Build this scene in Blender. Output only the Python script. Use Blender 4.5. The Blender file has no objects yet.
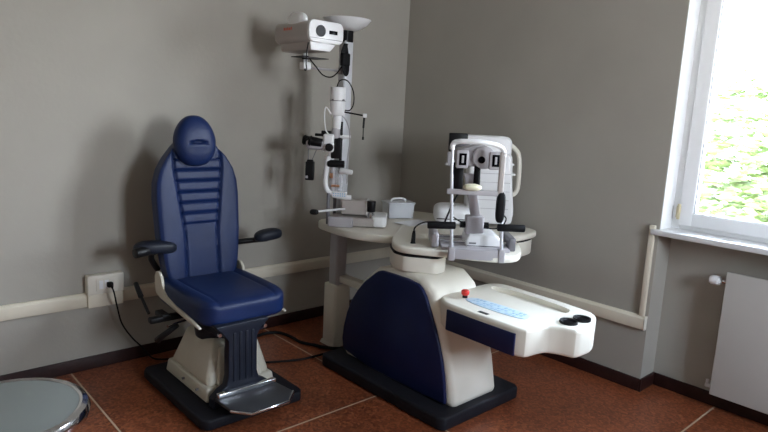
import bpy, bmesh, math, random
from mathutils import Vector, Matrix
random.seed(7)
R = math.radians
sc = bpy.context.scene
C = sc.collection

# ------------------------------------------------------------------ camera
F, PITCH, ROLL, YAW = 602.575, 0.169633, 0.0506313, 0.743329
CAM = (-3.314617, -3.433111, 1.5)
fw = Vector((math.sin(YAW) * math.cos(PITCH), math.cos(YAW) * math.cos(PITCH), -math.sin(PITCH)))
rt = Vector((math.cos(YAW), -math.sin(YAW), 0)); up = rt.cross(fw)
r2 = math.cos(ROLL) * rt + math.sin(ROLL) * up
u2 = -math.sin(ROLL) * rt + math.cos(ROLL) * up
cam = bpy.data.objects.new('camera', bpy.data.cameras.new('camera'))
C.objects.link(cam)
cam.matrix_world = Matrix(((r2.x, u2.x, -fw.x, CAM[0]), (r2.y, u2.y, -fw.y, CAM[1]),
                           (r2.z, u2.z, -fw.z, CAM[2]), (0, 0, 0, 1)))
cam.data.sensor_width = 36; cam.data.sensor_fit = 'HORIZONTAL'
cam.data.lens = F / 768 * 36
cam.data.clip_start = 0.02
sc.camera = cam

# ------------------------------------------------------------------ light
w = bpy.data.worlds.new('sky'); sc.world = w; w.use_nodes = True
wn = w.node_tree.nodes; wl = w.node_tree.links
bg = wn['Background']; bg.inputs['Strength'].default_value = 7.0
tc = wn.new('ShaderNodeTexCoord'); sx = wn.new('ShaderNodeSeparateXYZ'); wr = wn.new('ShaderNodeValToRGB')
wl.new(tc.outputs['Generated'], sx.inputs[0]); wl.new(sx.outputs['Z'], wr.inputs[0])
wr.color_ramp.elements[0].position = 0.0; wr.color_ramp.elements[0].color = (0.90, 0.95, 1.0, 1)
wr.color_ramp.elements[1].position = 0.7; wr.color_ramp.elements[1].color = (0.62, 0.78, 1.0, 1)
wl.new(wr.outputs[0], bg.inputs['Color'])
WY0, WY1, WZ0, WZ1 = -3.28, -2.06, 0.945, 2.45           # the window opening in the right wall
pl = bpy.data.lights.new('window_portal', 'AREA'); pl.shape = 'RECTANGLE'
pl.size = WZ1 - WZ0; pl.size_y = WY1 - WY0; pl.cycles.is_portal = True
po = bpy.data.objects.new('window_portal', pl); C.objects.link(po)
po.location = (0.32, (WY0 + WY1) / 2, (WZ0 + WZ1) / 2); po.rotation_euler = (0, R(90), 0)
FX0, FX1, FZ0, FZ1 = -1.75, -0.85, 1.25, 2.45            # unseen second window, added behind the camera to fill the dark corner
pl2 = bpy.data.lights.new('fill_window_portal', 'AREA'); pl2.shape = 'RECTANGLE'
pl2.size = FX1 - FX0; pl2.size_y = FZ1 - FZ0; pl2.cycles.is_portal = True
po2 = bpy.data.objects.new('fill_window_portal', pl2); C.objects.link(po2)
po2.location = ((FX0 + FX1) / 2, -5.12, (FZ0 + FZ1) / 2); po2.rotation_euler = (R(90), 0, 0)
sc.view_settings.view_transform = 'Standard'; sc.view_settings.look = 'None'
sc.view_settings.gamma = 1; sc.view_settings.use_curve_mapping = False
sc.view_settings.exposure = 2.87

# ------------------------------------------------------------------ materials
def mat(name, col, rough=0.5, metal=0.0, var=0.0, scale=8.0, bump=0.0, bscale=60.0, spec=0.5, coat=0.0, alpha=1.0):
    m = bpy.data.materials.new(name); m.use_nodes = True
    nt = m.node_tree; b = nt.nodes['Principled BSDF']
    b.inputs['Roughness'].default_value = rough; b.inputs['Metallic'].default_value = metal
    b.inputs['Specular IOR Level'].default_value = spec; b.inputs['Coat Weight'].default_value = coat
    b.inputs['Alpha'].default_value = alpha
    t = nt.nodes.new('ShaderNodeTexCoord')
    n = nt.nodes.new('ShaderNodeTexNoise'); n.inputs['Scale'].default_value = scale; n.inputs['Detail'].default_value = 4
    nt.links.new(t.outputs['Object'], n.inputs['Vector'])
    r = nt.nodes.new('ShaderNodeValToRGB')
    r.color_ramp.elements[0].position = 0.3; r.color_ramp.elements[1].position = 0.7
    r.color_ramp.elements[0].color = tuple(max(0, c * (1 - var)) for c in col) + (1,)
    r.color_ramp.elements[1].color = tuple(min(1, c * (1 + var)) for c in col) + (1,)
    nt.links.new(n.outputs['Fac'], r.inputs[0]); nt.links.new(r.outputs[0], b.inputs['Base Color'])
    if bump:
        n2 = nt.nodes.new('ShaderNodeTexNoise'); n2.inputs['Scale'].default_value = bscale
        nt.links.new(t.outputs['Object'], n2.inputs['Vector'])
        bp = nt.nodes.new('ShaderNodeBump'); bp.inputs['Strength'].default_value = bump; bp.inputs['Distance'].default_value = 0.005
        nt.links.new(n2.outputs['Fac'], bp.inputs['Height']); nt.links.new(bp.outputs[0], b.inputs['Normal'])
    return m
M = {}
M['wall'] = mat('grey_wall_paint', (0.385, 0.362, 0.318), 0.75, var=0.04, scale=2.5, bump=0.15, bscale=40)
M['ceiling'] = mat('ceiling_paint', (0.75, 0.74, 0.72), 0.8, var=0.02)
M['reveal'] = mat('white_wall_paint', (0.8, 0.8, 0.8), 0.6, var=0.02)
M['base'] = mat('dark_red_skirting_tile', (0.026, 0.009, 0.008), 0.4, var=0.25, scale=30, spec=0.3)
M['trunk'] = mat('ivory_plastic', (0.72, 0.66, 0.54), 0.45, var=0.03)
M['cream'] = mat('cream_plastic', (0.76, 0.72, 0.63), 0.42, var=0.02)
M['ped'] = mat('cream_metal', (0.62, 0.58, 0.48), 0.4, var=0.03)
M['white'] = mat('white_plastic', (0.84, 0.84, 0.85), 0.32, var=0.02)
M['lgrey'] = mat('light_grey_plastic', (0.42, 0.40, 0.42), 0.4, var=0.03)
M['shade_taupe'] = mat('shade_taupe_plastic', (0.44, 0.40, 0.375), 0.45, var=0.03)  # taupe carries the shade of white plastic on projector body and slit lamp base
M['grey'] = mat('grey_metal', (0.18, 0.175, 0.19), 0.4, 0.2, var=0.05)
M['pole'] = mat('silver_painted_metal', (0.62, 0.63, 0.66), 0.35, 0.2, var=0.03)
M['foot'] = mat('worn_grey_footplate', (0.055, 0.055, 0.06), 0.45, 0.3, var=0.1)
M['black'] = mat('black_plastic', (0.005, 0.005, 0.006), 0.4, var=0.2, spec=0.25)
M['rubber'] = mat('black_rubber', (0.004, 0.004, 0.005), 0.6, var=0.2, spec=0.2)
M['basepl'] = mat('charcoal_cover', (0.010, 0.010, 0.0145), 0.6, var=0.2, spec=0.25, bump=0.2, bscale=150)
M['navyplate'] = mat('dark_navy_metal', (0.009, 0.012, 0.022), 0.45, var=0.15, spec=0.3)
M['vinyl'] = mat('blue_vinyl', (0.0055, 0.018, 0.078), 0.40, var=0.12, scale=5, spec=0.35, bump=0.25, bscale=220)
M['navy'] = mat('navy_plastic', (0.009, 0.015, 0.066), 0.35, var=0.1, spec=0.3)
M['chrome'] = mat('chrome', (0.75, 0.76, 0.80), 0.12, 1.0, var=0.02)
M['brushed'] = mat('brushed_steel', (0.40, 0.43, 0.42), 0.38, 1.0, var=0.06, scale=3)
M['stool'] = mat('dull_steel', (0.30, 0.33, 0.32), 0.5, 0.5, var=0.06, scale=3)
M['red'] = mat('red_plastic', (0.65, 0.03, 0.02), 0.35, var=0.05)
M['redink'] = mat('red_ink', (0.75, 0.16, 0.10), 0.5, var=0.02)
M['blueink'] = mat('pale_blue_keypad', (0.50, 0.64, 0.74), 0.35, var=0.05)
M['bluekey'] = mat('blue_print', (0.36, 0.53, 0.69), 0.4, var=0.1)
M['lens'] = mat('dark_lens', (0.003, 0.003, 0.005), 0.2, spec=0.1)
M['paper'] = mat('pale_cream_pad', (0.78, 0.74, 0.55), 0.6, var=0.02)
M['copper'] = mat('copper_metal', (0.55, 0.28, 0.16), 0.35, 0.6)
M['radiator'] = mat('radiator_enamel', (0.55, 0.53, 0.50), 0.4, var=0.01)
M['frame'] = mat('window_frame_white', (0.87, 0.87, 0.87), 0.35, var=0.01)
M['marble'] = mat('marble_sill', (0.74, 0.74, 0.75), 0.3, var=0.04, scale=14)
M['hinge'] = mat('yellowed_hinge', (0.55, 0.47, 0.30), 0.4, 0.3)
M['gasket'] = mat('grey_gasket', (0.13, 0.14, 0.16), 0.6)
M['bark'] = mat('bark', (0.12, 0.09, 0.06), 0.9, var=0.3, scale=12)
M['leaf'] = mat('fresh_leaf', (0.11, 0.155, 0.05), 0.5, var=0.45, scale=1.6)
M['leaf2'] = mat('deep_leaf', (0.09, 0.13, 0.045), 0.5, var=0.45, scale=1.3)
M['grass'] = mat('lawn', (0.10, 0.11, 0.06), 0.9, var=0.3, scale=1)

def glassy(name, trans, rough=0.03, tint=(1, 1, 1)):
    m = bpy.data.materials.new(name); m.use_nodes = True
    nt = m.node_tree; nt.nodes.clear()
    out = nt.nodes.new('ShaderNodeOutputMaterial'); mx = nt.nodes.new('ShaderNodeMixShader')
    a = nt.nodes.new('ShaderNodeBsdfTransparent'); a.inputs[0].default_value = tint + (1,)
    b = nt.nodes.new('ShaderNodeBsdfPrincipled'); b.inputs['Base Color'].default_value = (.8, .82, .86, 1)
    b.inputs['Roughness'].default_value = rough
    n = nt.nodes.new('ShaderNodeTexNoise'); n.inputs['Scale'].default_value = 3
    mm = nt.nodes.new('ShaderNodeMapRange'); mm.inputs['To Min'].default_value = trans * 0.97; mm.inputs['To Max'].default_value = min(1, trans * 1.03)
    nt.links.new(n.outputs['Fac'], mm.inputs[0]); nt.links.new(mm.outputs[0], mx.inputs[0])
    nt.links.new(b.outputs[0], mx.inputs[1]); nt.links.new(a.outputs[0], mx.inputs[2])
    nt.links.new(mx.outputs[0], out.inputs[0])
    return m
def clearglass(name):
    m = bpy.data.materials.new(name); m.use_nodes = True
    nt = m.node_tree; nt.nodes.clear()
    out = nt.nodes.new('ShaderNodeOutputMaterial'); mx = nt.nodes.new('ShaderNodeMixShader')
    a = nt.nodes.new('ShaderNodeBsdfTransparent'); g = nt.nodes.new('ShaderNodeBsdfGlossy'); g.inputs['Roughness'].default_value = 0.02
    f = nt.nodes.new('ShaderNodeFresnel'); f.inputs[0].default_value = 1.25
    nt.links.new(f.outputs[0], mx.inputs[0]); nt.links.new(a.outputs[0], mx.inputs[1]); nt.links.new(g.outputs[0], mx.inputs[2])
    nt.links.new(mx.outputs[0], out.inputs[0])
    return m
M['glass'] = clearglass('window_glass')
M['clearbox'] = glassy('cloudy_clear_plastic', 0.42, 0.35)
M['clear'] = glassy('clear_plastic', 0.72, 0.15)

def floor_material():
    m = bpy.data.materials.new('red_terrazzo_tile'); m.use_nodes = True
    nt = m.node_tree; b = nt.nodes['Principled BSDF']; L = nt.links
    g = nt.nodes.new('ShaderNodeNewGeometry'); s = nt.nodes.new('ShaderNodeSeparateXYZ'); L.new(g.outputs['Position'], s.inputs[0])
    def math_(op, a, bb=None, c=None):
        n = nt.nodes.new('ShaderNodeMath'); n.operation = op
        for i, v in enumerate((a, bb, c)):
            if v is None: continue
            if isinstance(v, (int, float)): n.inputs[i].default_value = v
            else: L.new(v, n.inputs[i])
        return n.outputs[0]
    def line(axis, off, per):
        t = math_('ADD', s.outputs[axis], off); t = math_('DIVIDE', t, per)
        fr = math_('FRACT', t); d = math_('ABSOLUTE', math_('SUBTRACT', fr, 0.5))
        return math_('GREATER_THAN', d, 0.5 - 0.0045 / per)          # a strip 9 mm wide
    ln = math_('MAXIMUM', math_('MULTIPLY', line('X', 1.225 + 12.2, 1.22), math_('LESS_THAN', s.outputs['X'], -0.2)), line('Y', 1.208 + 12.05, 1.205))
    v = nt.nodes.new('ShaderNodeTexVoronoi'); v.inputs['Scale'].default_value = 90; L.new(g.outputs['Position'], v.inputs['Vector'])
    n = nt.nodes.new('ShaderNodeTexNoise'); n.inputs['Scale'].default_value = 3; n.inputs['Detail'].default_value = 8; L.new(g.outputs['Position'], n.inputs['Vector'])
    r1 = nt.nodes.new('ShaderNodeValToRGB'); L.new(v.outputs['Color'], r1.inputs[0])
    e = r1.color_ramp.elements; e[0].position = 0.1; e[0].color = (0.125, 0.032, 0.013, 1); e[1].position = 0.95; e[1].color = (0.36, 0.118, 0.052, 1)
    k = r1.color_ramp.elements.new(0.5); k.color = (0.225, 0.062, 0.025, 1)
    r2_ = nt.nodes.new('ShaderNodeValToRGB'); L.new(n.outputs['Fac'], r2_.inputs[0])
    e = r2_.color_ramp.elements; e[0].position = 0.3; e[0].color = (0.8, 0.8, 0.8, 1); e[1].position = 0.7; e[1].color = (1.15, 1.1, 1.05, 1)
    mu = nt.nodes.new('ShaderNodeMix'); mu.data_type = 'RGBA'; mu.blend_type = 'MULTIPLY'; mu.inputs[0].default_value = 1
    L.new(r1.outputs[0], mu.inputs[6]); L.new(r2_.outputs[0], mu.inputs[7])
    mx = nt.nodes.new('ShaderNodeMix'); mx.data_type = 'RGBA'
    L.new(ln, mx.inputs[0]); L.new(mu.outputs[2], mx.inputs[6]); mx.inputs[7].default_value = (0.55, 0.42, 0.29, 1)
    L.new(mx.outputs[2], b.inputs['Base Color'])
    b.inputs['Roughness'].default_value = 0.33
    return m
M['floor'] = floor_material()

# ------------------------------------------------------------------ mesh helpers
class B:
    """collects solids in world (or local) coordinates; build() links them as one mesh object"""
    def __init__(s): s.bm = bmesh.new()
    def _add(s, tmp):
        me = bpy.data.meshes.new('tmp'); tmp.to_mesh(me); tmp.free(); s.bm.from_mesh(me); bpy.data.meshes.remove(me); return s
    def _bevel(s, tmp, w, seg=3, ang=35, vert_only=False):
        if w <= 0: return
        es = [e for e in tmp.edges if len(e.link_faces) == 2 and e.calc_face_angle(0) > R(ang)]
        bmesh.ops.bevel(tmp, geom=es, offset=w, segments=seg, profile=0.5, affect='EDGES', clamp_overlap=True)
    def box(s, lo, hi, bev=0.0, seg=3, rotz=0, piv=None, m=None):
        t = bmesh.new(); bmesh.ops.create_cube(t, size=1)
        c = [(a + b) / 2 for a, b in zip(lo, hi)]; d = [b - a for a, b in zip(lo, hi)]
        for v in t.verts: v.co = Vector((v.co.x * d[0] + c[0], v.co.y * d[1] + c[1], v.co.z * d[2] + c[2]))
        s._bevel(t, bev, seg)
        if rotz: bmesh.ops.rotate(t, verts=t.verts, cent=piv or c, matrix=Matrix.Rotation(rotz, 3, 'Z'))
        if m is not None: bmesh.ops.transform(t, verts=t.verts, matrix=m)
        return s._add(t)
    def prism(s, pts, lo, hi, axis='z', bev=0.0, seg=3, ang=35, top=None):
        """outline extruded along an axis; axis x: pts are (y,z), axis y: pts are (x,z); top: scale of the far end about its middle"""
        t = bmesh.new()
        def V(p, h):
            return {'z': (p[0], p[1], h), 'x': (h, p[0], p[1]), 'y': (p[0], h, p[1])}[axis]
        cx = sum(p[0] for p in pts) / len(pts); cy = sum(p[1] for p in pts) / len(pts)
        k = top or 1.0
        a = [t.verts.new(V(p, lo)) for p in pts]
        b = [t.verts.new(V((cx + (p[0] - cx) * k, cy + (p[1] - cy) * k), hi)) for p in pts]
        n = len(pts)
        t.faces.new(a); t.faces.new(b[::-1])
        for i in range(n): t.faces.new((a[(i + 1) % n], a[i], b[i], b[(i + 1) % n]))
        bmesh.ops.recalc_face_normals(t, faces=t.faces)
        s._bevel(t, bev, seg, ang)
        return s._add(t)
    def frustum(s, lo0, hi0, z0, lo1, hi1, z1, bev=0.0, seg=3):
        t = bmesh.new()
        q = [(0, 0), (1, 0), (1, 1), (0, 1)]
        a = [t.verts.new(((lo0, hi0)[i][0], (lo0, hi0)[j][1], z0)) for i, j in q]
        b = [t.verts.new(((lo1, hi1)[i][0], (lo1, hi1)[j][1], z1)) for i, j in q]
        t.faces.new(a[::-1]); t.faces.new(b)
        for i in range(4): t.faces.new((a[i], a[(i + 1) % 4], b[(i + 1) % 4], b[i]))
        bmesh.ops.recalc_face_normals(t, faces=t.faces)
        s._bevel(t, bev, seg)
        return s._add(t)
    def lathe(s, prof, c=(0, 0, 0), d=(0, 0, 1), n=32):
        """profile of (radius, height) turned about direction d through c"""
        t = bmesh.new(); q = Vector(d).to_track_quat('Z', 'Y'); c = Vector(c); rings = []
        for r, h in prof:
            if r < 1e-5: rings.append([t.verts.new(c + q @ Vector((0, 0, h)))])
            else: rings.append([t.verts.new(c + q @ Vector((r * math.cos(2 * math.pi * i / n), r * math.sin(2 * math.pi * i / n), h))) for i in range(n)])
        for a, b in zip(rings, rings[1:]):
            for i in range(n):
                j = (i + 1) % n
                if len(a) == 1 and len(b) == 1: continue
                if len(a) == 1: t.faces.new((a[0], b[i], b[j]))
                elif len(b) == 1: t.faces.new((a[i], a[j], b[0]))
                else: t.faces.new((a[i], a[j], b[j], b[i]))
        if len(rings[0]) > 1: t.faces.new(rings[0][::-1])
        if len(rings[-1]) > 1: t.faces.new(rings[-1])
        bmesh.ops.recalc_face_normals(t, faces=t.faces)
        return s._add(t)
    def cyl(s, p0, p1, r, r1=None, n=20, bev=0.0):
        p0 = Vector(p0); p1 = Vector(p1); h = (p1 - p0).length; r1 = r if r1 is None else r1
        if bev: pr = [(0, 0), (r - bev, 0), (r - bev * .3, bev * .3), (r, bev), (r1, h - bev), (r1 - bev * .3, h - bev * .3), (r1 - bev, h), (0, h)]
        else: pr = [(0, 0), (r, 0), (r1, h), (0, h)]
        return s.lathe(pr, p0, p1 - p0, n)
    def tube(s, pts, r, n=10, sub=8, closed=False):
        """round bar along a smooth line through pts"""
        P = [Vector(p) for p in pts]; path = []
        if sub > 1 and len(P) > 2:
            for i in range(len(P) - 1):
                p0 = P[max(i - 1, 0)]; p1 = P[i]; p2 = P[i + 1]; p3 = P[min(i + 2, len(P) - 1)]
                for k in range(sub):
                    u = k / sub
                    path.append(0.5 * ((2 * p1) + (p2 - p0) * u + (2 * p0 - 5 * p1 + 4 * p2 - p3) * u * u + (3 * p1 - p0 - 3 * p2 + p3) * u ** 3))
            path.append(P[-1])
        else: path = P
        t = bmesh.new(); rings = []; prev = None
        for i, p in enumerate(path):
            d = (path[min(i + 1, len(path) - 1)] - path[max(i - 1, 0)]).normalized()
            if prev is None: x = d.orthogonal().normalized()
            else: x = (prev - d * prev.dot(d)).normalized()
            prev = x; y = d.cross(x)
            rr = r(i / (len(path) - 1)) if callable(r) else r
            rings.append([t.verts.new(p + (x * math.cos(2 * math.pi * k / n) + y * math.sin(2 * math.pi * k / n)) * rr) for k in range(n)])
        for a, b in zip(rings, rings[1:]):
            for k in range(n): t.faces.new((a[k], a[(k + 1) % n], b[(k + 1) % n], b[k]))
        t.faces.new(rings[0][::-1]); t.faces.new(rings[-1])
        bmesh.ops.recalc_face_normals(t, faces=t.faces)
        return s._add(t)
    def pillow(s, c, d, n=5.0, res=(16, 16, 8), f=None, m=None):
        """rounded box with soft corners; f(x,y,z) in -1..1 gives a new point in -1..1"""
        t = bmesh.new(); vs = {}; N = res
        def V(i, j, k):
            key = (i, j, k)
            if key not in vs:
                p = [2 * a / b - 1 for a, b in zip(key, N)]
                q = sum(abs(x) ** n for x in p) ** (1 / n)
                mx = max(abs(x) for x in p)
                p = [x / q * 1.0 for x in p] if q else p
                if f: p = f(*p)
                vs[key] = t.verts.new((c[0] + p[0] * d[0] / 2, c[1] + p[1] * d[1] / 2, c[2] + p[2] * d[2] / 2))
            return vs[key]
        for k in (0, N[2]):
            for i in range(N[0]):
                for j in range(N[1]): t.faces.new((V(i, j, k), V(i + 1, j, k), V(i + 1, j + 1, k), V(i, j + 1, k)))
        for j in (0, N[1]):
            for i in range(N[0]):
                for k in range(N[2]): t.faces.new((V(i, j, k), V(i + 1, j, k), V(i + 1, j, k + 1), V(i, j, k + 1)))
        for i in (0, N[0]):
            for j in range(N[1]):
                for k in range(N[2]): t.faces.new((V(i, j, k), V(i, j + 1, k), V(i, j + 1, k + 1), V(i, j, k + 1)))
        bmesh.ops.recalc_face_normals(t, faces=t.faces)
        if m is not None: bmesh.ops.transform(t, verts=t.verts, matrix=m)
        return s._add(t)
    def build(s, name, m, parent=None, local=False, ang=35):
        me = bpy.data.meshes.new(name)
        if parent is not None and not local:
            org = root_location(parent)
            bmesh.ops.translate(s.bm, verts=s.bm.verts, vec=-org)
        s.bm.to_mesh(me); s.bm.free()
        me.shade_smooth(); me.set_sharp_from_angle(angle=R(ang))
        me.materials.append(M[m] if isinstance(m, str) else m)
        o = bpy.data.objects.new(name, me); C.objects.link(o)
        if parent is not None: o.parent = parent
        return o
def root_location(o):
    v = Vector((0, 0, 0))
    while o is not None: v += o.location; o = o.parent
    return v
def thing(name, label, cat, loc, rotz=0, group=None):
    o = bpy.data.objects.new(name, None); C.objects.link(o); o.empty_display_size = 0.1
    o.location = loc; o.rotation_euler = (0, 0, rotz); o['label'] = label; o['category'] = cat
    if group: o['group'] = group
    return o
def tag(o, label, cat, group=None):
    o['label'] = label; o['category'] = cat
    if group: o['group'] = group
    return o
def structure(o): o['kind'] = 'structure'; return o
def chaikin(pts, it=2, k=0.25):
    for _ in range(it):
        q = []
        for a, b in zip(pts, pts[1:] + pts[:1]):
            q.append((a[0] + (b[0] - a[0]) * k, a[1] + (b[1] - a[1]) * k)); q.append((a[0] + (b[0] - a[0]) * (1 - k), a[1] + (b[1] - a[1]) * (1 - k)))
        pts = q
    return pts
def cut(o, b):
    """carve the solids of builder b out of object o (both in world coordinates)"""
    me = bpy.data.meshes.new('cutter'); bmesh.ops.translate(b.bm, verts=b.bm.verts, vec=-root_location(o)); b.bm.to_mesh(me); b.bm.free()
    c = bpy.data.objects.new('cutter', me); C.objects.link(c); c.matrix_world = Matrix.Translation(root_location(o))
    md = o.modifiers.new('cut', 'BOOLEAN'); md.object = c; md.operation = 'DIFFERENCE'; md.solver = 'EXACT'
    bpy.context.view_layer.update()
    dg = bpy.context.evaluated_depsgraph_get()
    new = bpy.data.meshes.new_from_object(o.evaluated_get(dg))
    o.modifiers.clear(); old = o.data; o.data = new; new.name = old.name
    new.shade_smooth(); new.set_sharp_from_angle(angle=R(30))
    bpy.data.objects.remove(c); return o

# ------------------------------------------------------------------ the room
XL, YF, H = -4.5, -4.9, 2.85
ND = 0.17                                                  # depth of the window niche
structure(B().box((XL - .2, YF - .2, -.1), (0.30, .2, 0)).build('floor', 'floor'))
structure(B().box((XL - .2, YF - .2, H), (.3, .2, H + .1)).build('ceiling', 'ceiling'))
structure(B().box((XL - .2, 0, 0), (.3, .2, H)).build('wall_back', 'wall'))
structure(B().box((XL - .2, YF - .2, 0), (XL, 0, H)).build('wall_left', 'wall'))
wf = B().box((XL, YF - .2, 0), (FX0, YF, H)).box((FX1, YF - .2, 0), (.3, YF, H)).box((FX0, YF - .2, 0), (FX1, YF, FZ0)).box((FX0, YF - .2, FZ1), (FX1, YF, H))
structure(wf.build('wall_front', 'wall'))
for lo, hi in (((0, WY1, 0), (.3, 0, H)), ((0, YF, 0), (.3, WY0, H)), ((ND, WY0, 0), (.3, WY1, WZ0 - .03)), ((0, WY0, WZ1), (.3, WY1, H))):
    structure(B().box(lo, hi).build('wall_right', 'wall'))
# plastered white sides and head of the window opening
tr = B().box((0.004, WY1 - .004, WZ0), (.29, WY1, WZ1)).box((0.004, WY0, WZ0), (.29, WY0 + .004, WZ1)).box((0.004, WY0, WZ1 - .004), (.29, WY1, WZ1))
structure(tr.build('trim_1', 'reveal'))
bh = 0.074
structure(B().box((XL, -.012, 0), (0, 0, bh), .002).build('baseboard_back', 'base'))
bb = B().box((-.012, WY1 + .001, 0), (0, -.012, bh), .002).box((0, WY1 - .012, 0), (ND, WY1, bh), .002).box((ND - .012, WY0, 0), (ND, WY1 - .012, bh), .002).box((-.012, YF, 0), (0, WY0, bh), .002)
bb.box((-.012, WY1 - .012, 0), (0.0, WY1 + .001, bh), .002)
structure(bb.build('baseboard_right', 'base'))
structure(B().box((XL, YF, 0), (XL + .012, -.012, bh)).build('baseboard_left', 'base'))

# window: fixed frame with two glazed sashes
win = bpy.data.objects.new('window_1', None); C.objects.link(win); win.location = (.15, WY1, WZ0); structure(win)
fx0, fx1 = 0.135, 0.20
fr = B()
fr.box((fx0, WY1 - .05, WZ0), (fx1, WY1 - .004, WZ1), .004).box((fx0, WY0 + .004, WZ0), (fx1, WY0 + .05, WZ1), .004)
fr.box((fx0, WY0 + .05, WZ0), (fx1, WY1 - .05, WZ0 + .03), .004).box((fx0, WY0 + .05, WZ1 - .05), (fx1, WY1 - .05, WZ1 - .004), .004)
structure(fr.build('window_frame', 'frame', win))
ym = (WY0 + WY1) / 2
for a, b in ((WY0 + .045, ym - .002), (ym + .002, WY1 - .045)):
    s = B(); z0, z1 = WZ0 + .025, WZ1 - .04; q = .073; x0, x1 = .118, .185
    s.box((x0, a, z0), (x1, a + q, z1), .006).box((x0, b - q, z0), (x1, b, z1), .006)
    s.box((x0, a + q - .004, z0), (x1, b - q + .004, z0 + q), .006).box((x0, a + q - .004, z1 - q), (x1, b - q + .004, z1), .006)
    so = s.build('window_sash', 'frame', win); structure(so)
    g = B(); e = .004
    g.box((.128, a + q - e, z0 + q - e), (.134, a + q + e, z1 - q + e)).box((.128, b - q - e, z0 + q - e), (.134, b - q + e, z1 - q + e))
    g.box((.128, a + q, z0 + q - e), (.134, b - q, z0 + q + e)).box((.128, a + q, z1 - q - e), (.134, b - q, z1 - q + e))
    structure(g.build('window_gasket', 'gasket', so))
    structure(B().box((.150, a + q - .01, z0 + q - .01), (.156, b - q + .01, z1 - q + .01)).build('window_pane', 'glass', so))
hg = B()
for z in (1.0, 2.2): hg.cyl((.118, WY1 - .042, z), (.118, WY1 - .042, z + .085), .009, bev=.002).box((.112, WY1 - .052, z + .01), (.136, WY1 - .030, z + .075), .002)
structure(hg.build('window_hinge', 'hinge', win))
structure(B().box((-.035, WY0 - .03, WZ0 - .03), (.25, WY1 + .035, WZ0), .006).build('window_sill', 'marble', win))

fill_win = bpy.data.objects.new('fill_window', None); C.objects.link(fill_win); fill_win.location = ((FX0 + FX1) / 2, YF - .1, FZ0); structure(fill_win)  # out of view, put in as an extra opening for fill light
s = B(); q = .09; y0, y1 = YF - .15, YF - .09
s.box((FX0, y0, FZ0), (FX0 + q, y1, FZ1), .005).box((FX1 - q, y0, FZ0), (FX1, y1, FZ1), .005).box((FX0 + q, y0, FZ0), (FX1 - q, y1, FZ0 + q), .005).box((FX0 + q, y0, FZ1 - q), (FX1 - q, y1, FZ1), .005)
xm = (FX0 + FX1) / 2; s.box((xm - .05, y0, FZ0 + q), (xm + .05, y1, FZ1 - q), .005)
structure(s.build('window_frame', 'frame', fill_win))
structure(B().box((FX0 + .02, YF - .125, FZ0 + .02), (FX1 - .02, YF - .12, FZ1 - .02)).build('window_pane', 'glass', fill_win))

# ------------------------------------------------------------------ outdoors
structure(B().box((.6, -40, -3.3), (60, 40, -3.2)).build('ground', 'grass'))
def tree(x, y, z0, zc, r, n, label, lm, seed, squash=1.0):
    rnd = random.Random(seed)
    t = thing('tree', label, 'tree', (x, y, z0))
    tk = B().tube([(x, y, z0), (x + .1, y + .05, (z0 + zc) / 2), (x - .05, y, zc)], lambda u: .13 * (1 - .6 * u))
    for k in range(9):
        a = k * 2.4; rr = r * rnd.uniform(.5, .8); z = zc + rnd.uniform(-.2, .8) * r * .6
        tk.tube([(x, y, zc - r * .7 + k * .1), (x + math.cos(a) * rr * .5, y + math.sin(a) * rr * .5, (z + zc) / 2), (x + math.cos(a) * rr, y + math.sin(a) * rr, z)], lambda u: .05 * (1 - .8 * u), n=6, sub=5)
    tk.build('trunk', 'bark', t)
    bm = bmesh.new()
    clumps = []
    for _ in range(46):
        a = rnd.uniform(0, 2 * math.pi); c = rnd.uniform(-1, 1); q = rnd.uniform(.35, 1) ** .5 * r
        clumps.append(Vector((x + q * math.cos(a) * math.sqrt(1 - c * c), y + q * math.sin(a) * math.sqrt(1 - c * c), zc + q * c * squash)))
    for i in range(n):
        cc = clumps[rnd.randrange(len(clumps))]
        p = cc + Vector((rnd.gauss(0, .24), rnd.gauss(0, .24), rnd.gauss(0, .18))) * (r / 1.5)
        l = rnd.uniform(.07, .15); q = Matrix.Rotation(rnd.uniform(0, 6.28), 3, 'Z') @ Matrix.Rotation(rnd.gauss(0.5, .5), 3, 'X')
        v = [bm.verts.new(p + q @ Vector(k)) for k in ((-l, 0, 0), (0, -l * .45, .01), (l, 0, -.01), (0, l * .45, .01))]
        bm.faces.new(v)
    me = bpy.data.meshes.new('foliage'); bmesh.ops.translate(bm, verts=bm.verts, vec=-Vector((x, y, z0))); bm.to_mesh(me); bm.free()
    me.materials.append(M[lm]); o = bpy.data.objects.new('foliage', me); C.objects.link(o); o.parent = t
tree(6.6, -.9, -3.2, .25, 2.25, 9000, 'leafy green tree outside, its crown filling the lower window pane', 'leaf', 3)
tree(9.6, 3.4, -3.2, .2, 1.9, 5000, 'deeper green tree behind the crown filling the pane', 'leaf2', 5)
tree(6.8, -8.2, -3.2, -.3, 2.0, 6000, 'leafy tree outside, farther along the window', 'leaf', 8)

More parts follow.
